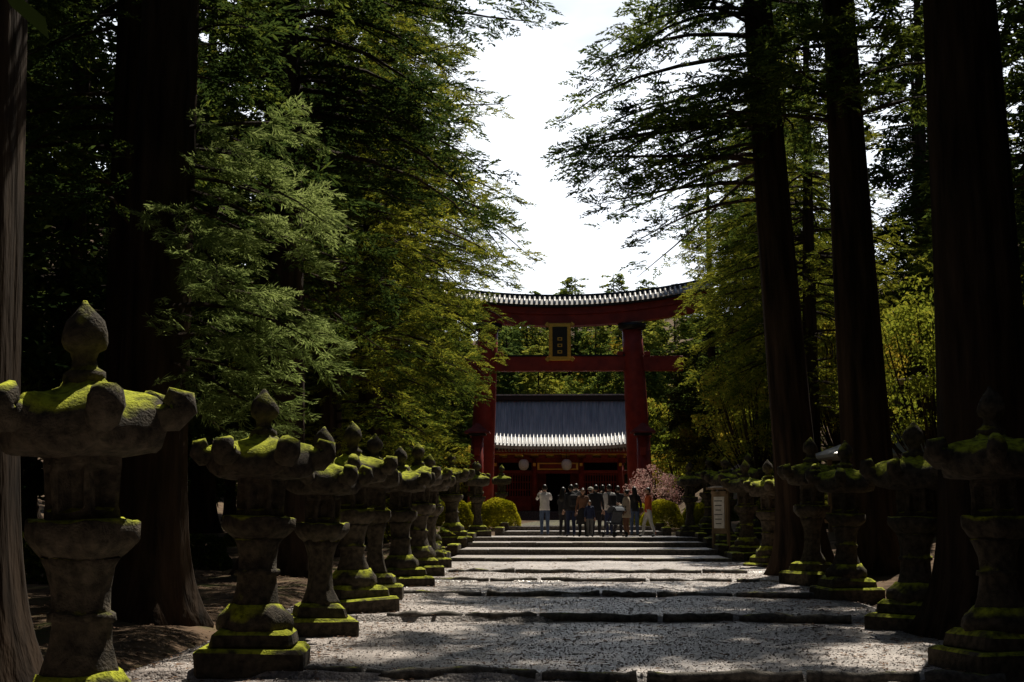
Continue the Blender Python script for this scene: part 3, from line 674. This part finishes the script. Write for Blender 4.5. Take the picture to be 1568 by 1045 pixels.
def person(x,y,face,h,top,bot,pose='stand',hair='short',skirt=0,coat=0,hat=None,bag=None,fem=False,z=None):
    k=h/1.7; w=.9 if fem else 1.0
    sh=.175*w
    J={'pel':(0,0,.95),'sp':(0,.005,1.12),'ch':(0,0,1.30),'nb':(0,-.01,1.44),'nk':(0,.005,1.50)}
    RD={'pel':(.145,.105),'sp':(.13,.10),'ch':(.165,.115),'nb':(.085,.07),'nk':(.05,.05)}
    E=[('pel','sp'),('sp','ch'),('ch','nb'),('nb','nk')]
    for s,n_ in((1,'R'),(-1,'L')):
        step=0
        if pose=='walk': step=.2*s
        if pose=='relax': step=.04*s
        J['hp'+n_]=(s*.095,0,.88); J['kn'+n_]=(s*.10,.03+step*.5,.49); J['an'+n_]=(s*.105,-.02+step,.085); J['to'+n_]=(s*.125,.13+step,.035)
        RD['hp'+n_]=(.095,.095);RD['kn'+n_]=(.062,.065);RD['an'+n_]=(.045,.05);RD['to'+n_]=(.042,.032)
        J['shd'+n_]=(s*sh,-.005,1.395)
        if pose=='photo': el,wr=(s*.25,.16,1.22),(s*.09,.32,1.42)
        elif pose=='phone': el,wr=(s*.23,.04,1.12),(s*.08,.27,1.18)
        elif pose=='hip': el,wr=(s*.34,-.08,1.16),(s*.19,.02,1.0)
        elif pose=='one' and s>0: el,wr=(s*.27,.2,1.25),(s*.12,.33,1.47)
        elif pose=='walk': el,wr=(s*.235,-.02-.08*s,1.12),(s*.25,.06-.16*s,.89)
        else: el,wr=(s*.235,-.03,1.12),(s*.245,.05,.87)
        J['el'+n_]=el; J['wr'+n_]=wr
        RD['shd'+n_]=(.062,.062);RD['el'+n_]=(.045,.045);RD['wr'+n_]=(.030,.028)
        E+=[('pel','hp'+n_),('hp'+n_,'kn'+n_),('kn'+n_,'an'+n_),('an'+n_,'to'+n_),('ch','shd'+n_),('shd'+n_,'el'+n_),('el'+n_,'wr'+n_)]
    names=list(J); me=bpy.data.meshes.new('sk'); me.from_pydata([J[n_] for n_ in names],[(names.index(a),names.index(b)) for a,b in E],[])
    o=bpy.data.objects.new('sk',me); link(o); sk=o.modifiers.new('s','SKIN'); sk.use_smooth_shade=True
    for i,n_ in enumerate(names):
        sv=me.skin_vertices[0].data[i]; sv.radius=tuple(q*(1.12 if coat and n_ in('ch','sp') else 1)*1.05 for q in RD[n_]); sv.use_root=(n_=='pel')
    sb=o.modifiers.new('u','SUBSURF'); sb.levels=2
    dg=bpy.context.evaluated_depsgraph_get(); ev=o.evaluated_get(dg); m2=bpy.data.meshes.new_from_object(ev)
    mb=MB(); vs=[v.co.copy() for v in m2.vertices]
    tm,bm_=cm(top),cm(bot); wl,wr_=Vector(J['wrL']),Vector(J['wrR']); groups={}
    for p in m2.polygons:
        c_=p.center
        if min((c_-wl).length,(c_-wr_).length)<.05: mt=M['skin']
        elif c_.z>1.475 and abs(c_.x)<.08: mt=M['skin']
        elif c_.z<.075: mt=SHOE
        elif c_.z<(.95) and abs(c_.x)<.21 and c_.y>-.2: mt=bm_
        else: mt=tm
        groups.setdefault(mt,[]).append(tuple(p.vertices))
    off=len(mb.v); mb.v+= [tuple(v) for v in vs]
    for mt,fs in groups.items():
        i=mb.mi(mt)
        for f in fs: mb.f.append(tuple(off+a for a in f)); mb.m.append(i); mb.sm.append(True)
    bpy.data.objects.remove(o); 
    def drape(prof,mat,folds=.03):
        rs=[]
        for zz,rx,ry in prof:
            rs.append([Vector((math.cos(t)*rx*(1+folds*math.sin(7*t+zz*5)),math.sin(t)*ry*(1+folds*math.cos(6*t+zz*3)),zz)) for t in [2*math.pi*q/28 for q in range(28)]])
        mb.rings(rs,mat)
    if coat: drape([(coat,.205*w,.165),(coat+.12,.195*w,.155),(1.0,.175*w,.13),(1.15,.16*w,.125),(1.3,.18*w,.125),(1.40,.15*w,.10),(1.45,.08,.07)],tm)
    else: drape([(.86,.178*w,.135),(.92,.175*w,.13),(1.05,.155*w,.12),(1.2,.165*w,.122),(1.33,.175*w,.12),(1.42,.12*w,.09)],tm,.02)
    if skirt: drape([(skirt,.25,.22),(skirt+.2,.225,.2),(.9,.18,.15),(1.05,.145,.115)],bm_,.06)
    for s,n_ in((1,'R'),(-1,'L')):
        w0=Vector(J['wr'+n_]); d=(w0-Vector(J['el'+n_])).normalized(); hand_mb(mb,w0+d*.01,d,s,M['skin'])
    def hf(p):
        q=p.copy()
        if p.z<0: q.x*=1-.28*abs(p.z)**1.3; q.y*=1-.12*abs(p.z)
        if p.y<0: q.y*=1.12
        if p.y>.8 and -.35<p.z<.1: q.y+=.03
        return q
    hc=(0,.012,1.60); sph(mb,hc,(.075,.088,.115),M['skin'],20,14,hf)
    mb.tube([(0,.095,1.615),(0,.118,1.580),(0,.10,1.572)],[.008,.014,.010],M['skin'],n=6)
    for s in(-1,1):
        sph(mb,(s*.030,.090,1.605),(.012,.007,.007),EYE,8,5); mb.box((s*.03,.094,1.627),(.03,.008,.005),HAIR); sph(mb,(s*.078,.0,1.59),(.012,.02,.032),M['skin'],8,6)
    mb.box((0,.092,1.545),(.042,.010,.010),LIP)
    hm=HAIR
    def hcap(p):
        q=p.copy()
        if q.y>.25: q.z=max(q.z,.32+.2*q.y)
        else: q.z=max(q.z,-.55)
        return q
    sph(mb,(0,0.0,1.612),(.086,.100,.117),hm,20,14,hcap)
    if hair=='long': 
        rs=[]
        for zz,rx,ry,yc in((1.66,.07,.05,-.03),(1.58,.088,.06,-.045),(1.48,.095,.055,-.07),(1.36,.10,.045,-.10),(1.24,.08,.035,-.11),(1.2,.04,.02,-.10)):
            rs.append([Vector((math.cos(t)*rx,yc+math.sin(t)*ry,zz)) for t in [2*math.pi*q/16 for q in range(16)]])
        mb.rings(rs[::-1],hm)
    if hair=='bun': sph(mb,(0,-.10,1.68),(.045,.045,.045),hm,12,8)
    if hat: 
        hmt=cm(hat); sph(mb,(0,-.005,1.645),(.094,.108,.085),hmt,18,8,lambda p:Vector((p.x,p.y,max(p.z,-.2))))
        mb.lathe((0,.02,1.64),[(0,.13),(.006,.15),(.012,.10)],hmt,n=20,sy=1.1)
    if pose in('photo','one','phone'):
        c_=(Vector(J['wrL'])+Vector(J['wrR']))/2 if pose!='one' else Vector(J['wrR'])
        mb.box(c_+Vector((0,.08,.07)),(.15,.012,.075) if pose!='phone' else(.075,.012,.15),bk,bev=.004)
    if bag=='back':
        c_=cm((.03,.03,.035)); mb.box((0,-.20,1.2),(.28,.16,.42),c_,bev=.05); mb.box((0,-.29,1.12),(.2,.05,.2),c_,bev=.02)
        for s in(-1,1): mb.tube([(s*.1,-.13,1.38),(s*.11,-.02,1.455),(s*.11,.11,1.36),(s*.12,.09,1.15),(s*.12,-.12,1.05)],.016,c_,n=6,flat=.6)
    if bag=='side':
        c_=cm((.12,.06,.03)); mb.box((.24,0,.9),(.10,.26,.22),c_,bev=.03); mb.tube([(.24,0,1.0),(.1,.13,1.25),(-.08,.06,1.44),(-.02,-.12,1.38),(.2,-.1,1.05)],.010,c_,n=6)
    zz=zp(y) if z is None else z
    return mb.obj('person',(x,y,zz-.002),R(face),scale=k)
def xp(px,y): return (px-877)*y/2178
BK=(.03,.03,.035);NV=(.03,.04,.09);JN=(.09,.13,.22);BE=(.5,.42,.31);GR=(.16,.16,.16);BR=(.2,.10,.06);WH=(.75,.73,.70);OR=(.68,.14,.05)
P=[(834,50,10,1.76,WH,JN,'photo','short',{'bag':None}),
(862,49.5,-30,1.66,BK,BK,'phone','long',{'fem':True,'coat':.75}),
(874,48.2,20,1.72,BK,NV,'stand','short',{'bag':'back'}),
(892,47.9,170,1.60,BR,BK,'relax','long',{'fem':True,'skirt':.45}),
(912,48.6,-10,1.72,BK,BK,'relax','short',{'coat':.8}),
(904,51,-60,1.70,GR,BK,'one','short',{'hat':(.6,.58,.5)}),
(932,50,30,1.76,WH,NV,'relax','short',{'bag':'back'}),
(945,51.2,-10,1.74,BK,BK,'stand','short',{}),
(958,48.3,60,1.55,BE,BR,'phone','bun',{'fem':True,'coat':.7}),
(970,49.8,15,1.68,BK,JN,'stand','long',{'fem':True,'bag':'side'}),
(991,48.0,100,1.62,OR,WH,'walk','short',{'fem':True}),
(882,52.3,0,1.7,GR,JN,'photo','short',{}),
(922,52.6,-15,1.66,BR,BK,'stand','long',{'fem':True}),
(902,47.7,200,1.2,NV,GR,'stand','short',{})]
for px_,y,f,h,t,b,po,ha,kw in P: person(xp(px_,y),y,f,h,t,b,po,ha,**kw)
mb=MB(); sm_=cm((.10,.11,.13))
for sx in(-.22,.22):
    mb.tube([(sx,-.35,1.02),(sx,.0,.62),(sx,.32,.12)],.014,bk,n=6); mb.tube([(sx,.1,.62),(sx,-.3,.12)],.014,bk,n=6)
    for yy_ in(-.3,.32):
        mb.tube([(sx+(.03 if sx>0 else -.03)+d,yy_,.09) for d in(-.018,.018)],[.09,.09],bk,n=14)
mb.tube([(-.22,-.35,1.02),(.22,-.35,1.02)],.018,bk,n=6)
mb.box((0,.08,.46),(.38,.36,.06),sm_,rot=(.2,0,0),bev=.02); mb.box((0,-.12,.66),(.38,.06,.42),sm_,rot=(.35,0,0),bev=.02)
mb.rings([[Vector((x,-.12+math.cos(a)*.32,.72+math.sin(a)*.30)) for a in np.linspace(.3,2.6,8)]+[Vector((x,-.12+math.cos(a)*.30,.72+math.sin(a)*.28)) for a in np.linspace(2.6,.3,8)] for x in(-.2,0,.2)],sm_,sm=False)
mb.obj('baby_stroller',(xp(940,48.0),48.0,.985),rz=.6)
# ------------------------------------------------------------------ light, sky, camera
EL,AZ=54,18
sd=Vector((math.sin(R(AZ))*math.cos(R(EL)),math.cos(R(AZ))*math.cos(R(EL)),math.sin(R(EL))))
sl=bpy.data.lights.new('sun','SUN'); sl.energy=5; sl.angle=R(.5); sl.color=(1,.92,.78)
so=bpy.data.objects.new('sun',sl); so.rotation_euler=sd.to_track_quat('Z','Y').to_euler(); link(so)
w=bpy.data.worlds.new('World'); scene.world=w; w.use_nodes=True; nt=w.node_tree; L=nt.links; bg=nt.nodes['Background']
sky=N(nt,'ShaderNodeTexSky',sky_type='NISHITA'); sky.sun_disc=False; sky.sun_elevation=R(EL); sky.sun_rotation=R(AZ); sky.dust_density=1
tc=N(nt,'ShaderNodeTexCoord'); mp=N(nt,'ShaderNodeMapping'); mp.inputs['Scale'].default_value=(1,1,2.5); L.new(tc.outputs['Generated'],mp.inputs[0])
n=N(nt,'ShaderNodeTexNoise'); n.inputs['Scale'].default_value=4; n.inputs['Detail'].default_value=5; n.inputs['Roughness'].default_value=.5; L.new(mp.outputs[0],n.inputs['Vector'])
sx=N(nt,'ShaderNodeSeparateXYZ'); L.new(tc.outputs['Generated'],sx.inputs[0])
fr=N(nt,'ShaderNodeMapRange'); fr.inputs['From Min'].default_value=.78; fr.inputs['From Max'].default_value=.90; fr.inputs['To Min'].default_value=-.35; fr.inputs['To Max'].default_value=.45; L.new(sx.outputs[1],fr.inputs[0])
ad=N(nt,'ShaderNodeMath',operation='ADD'); L.new(n.outputs[0],ad.inputs[0]); L.new(fr.outputs[0],ad.inputs[1])
mr=N(nt,'ShaderNodeMapRange'); mr.inputs['From Min'].default_value=.45; mr.inputs['From Max'].default_value=.9; L.new(ad.outputs[0],mr.inputs[0])
mx=N(nt,'ShaderNodeMix',data_type='RGBA'); L.new(mr.outputs[0],mx.inputs[0]); L.new(sky.outputs[0],mx.inputs[6]); mx.inputs[7].default_value=(26,27.5,29.5,1)
L.new(mx.outputs[2],bg.inputs[0]); bg.inputs[1].default_value=.05
cd=bpy.data.cameras.new('camera'); cd.lens=50; cd.sensor_width=36; cd.clip_end=6000; cd.clip_start=.05
co=bpy.data.objects.new('camera',cd); co.location=(0,0,1.69); co.rotation_euler=(R(90+7.0),0,R(2.44)); link(co); scene.camera=co
scene.view_settings.view_transform='Standard'; scene.view_settings.look='None'; scene.view_settings.exposure=0
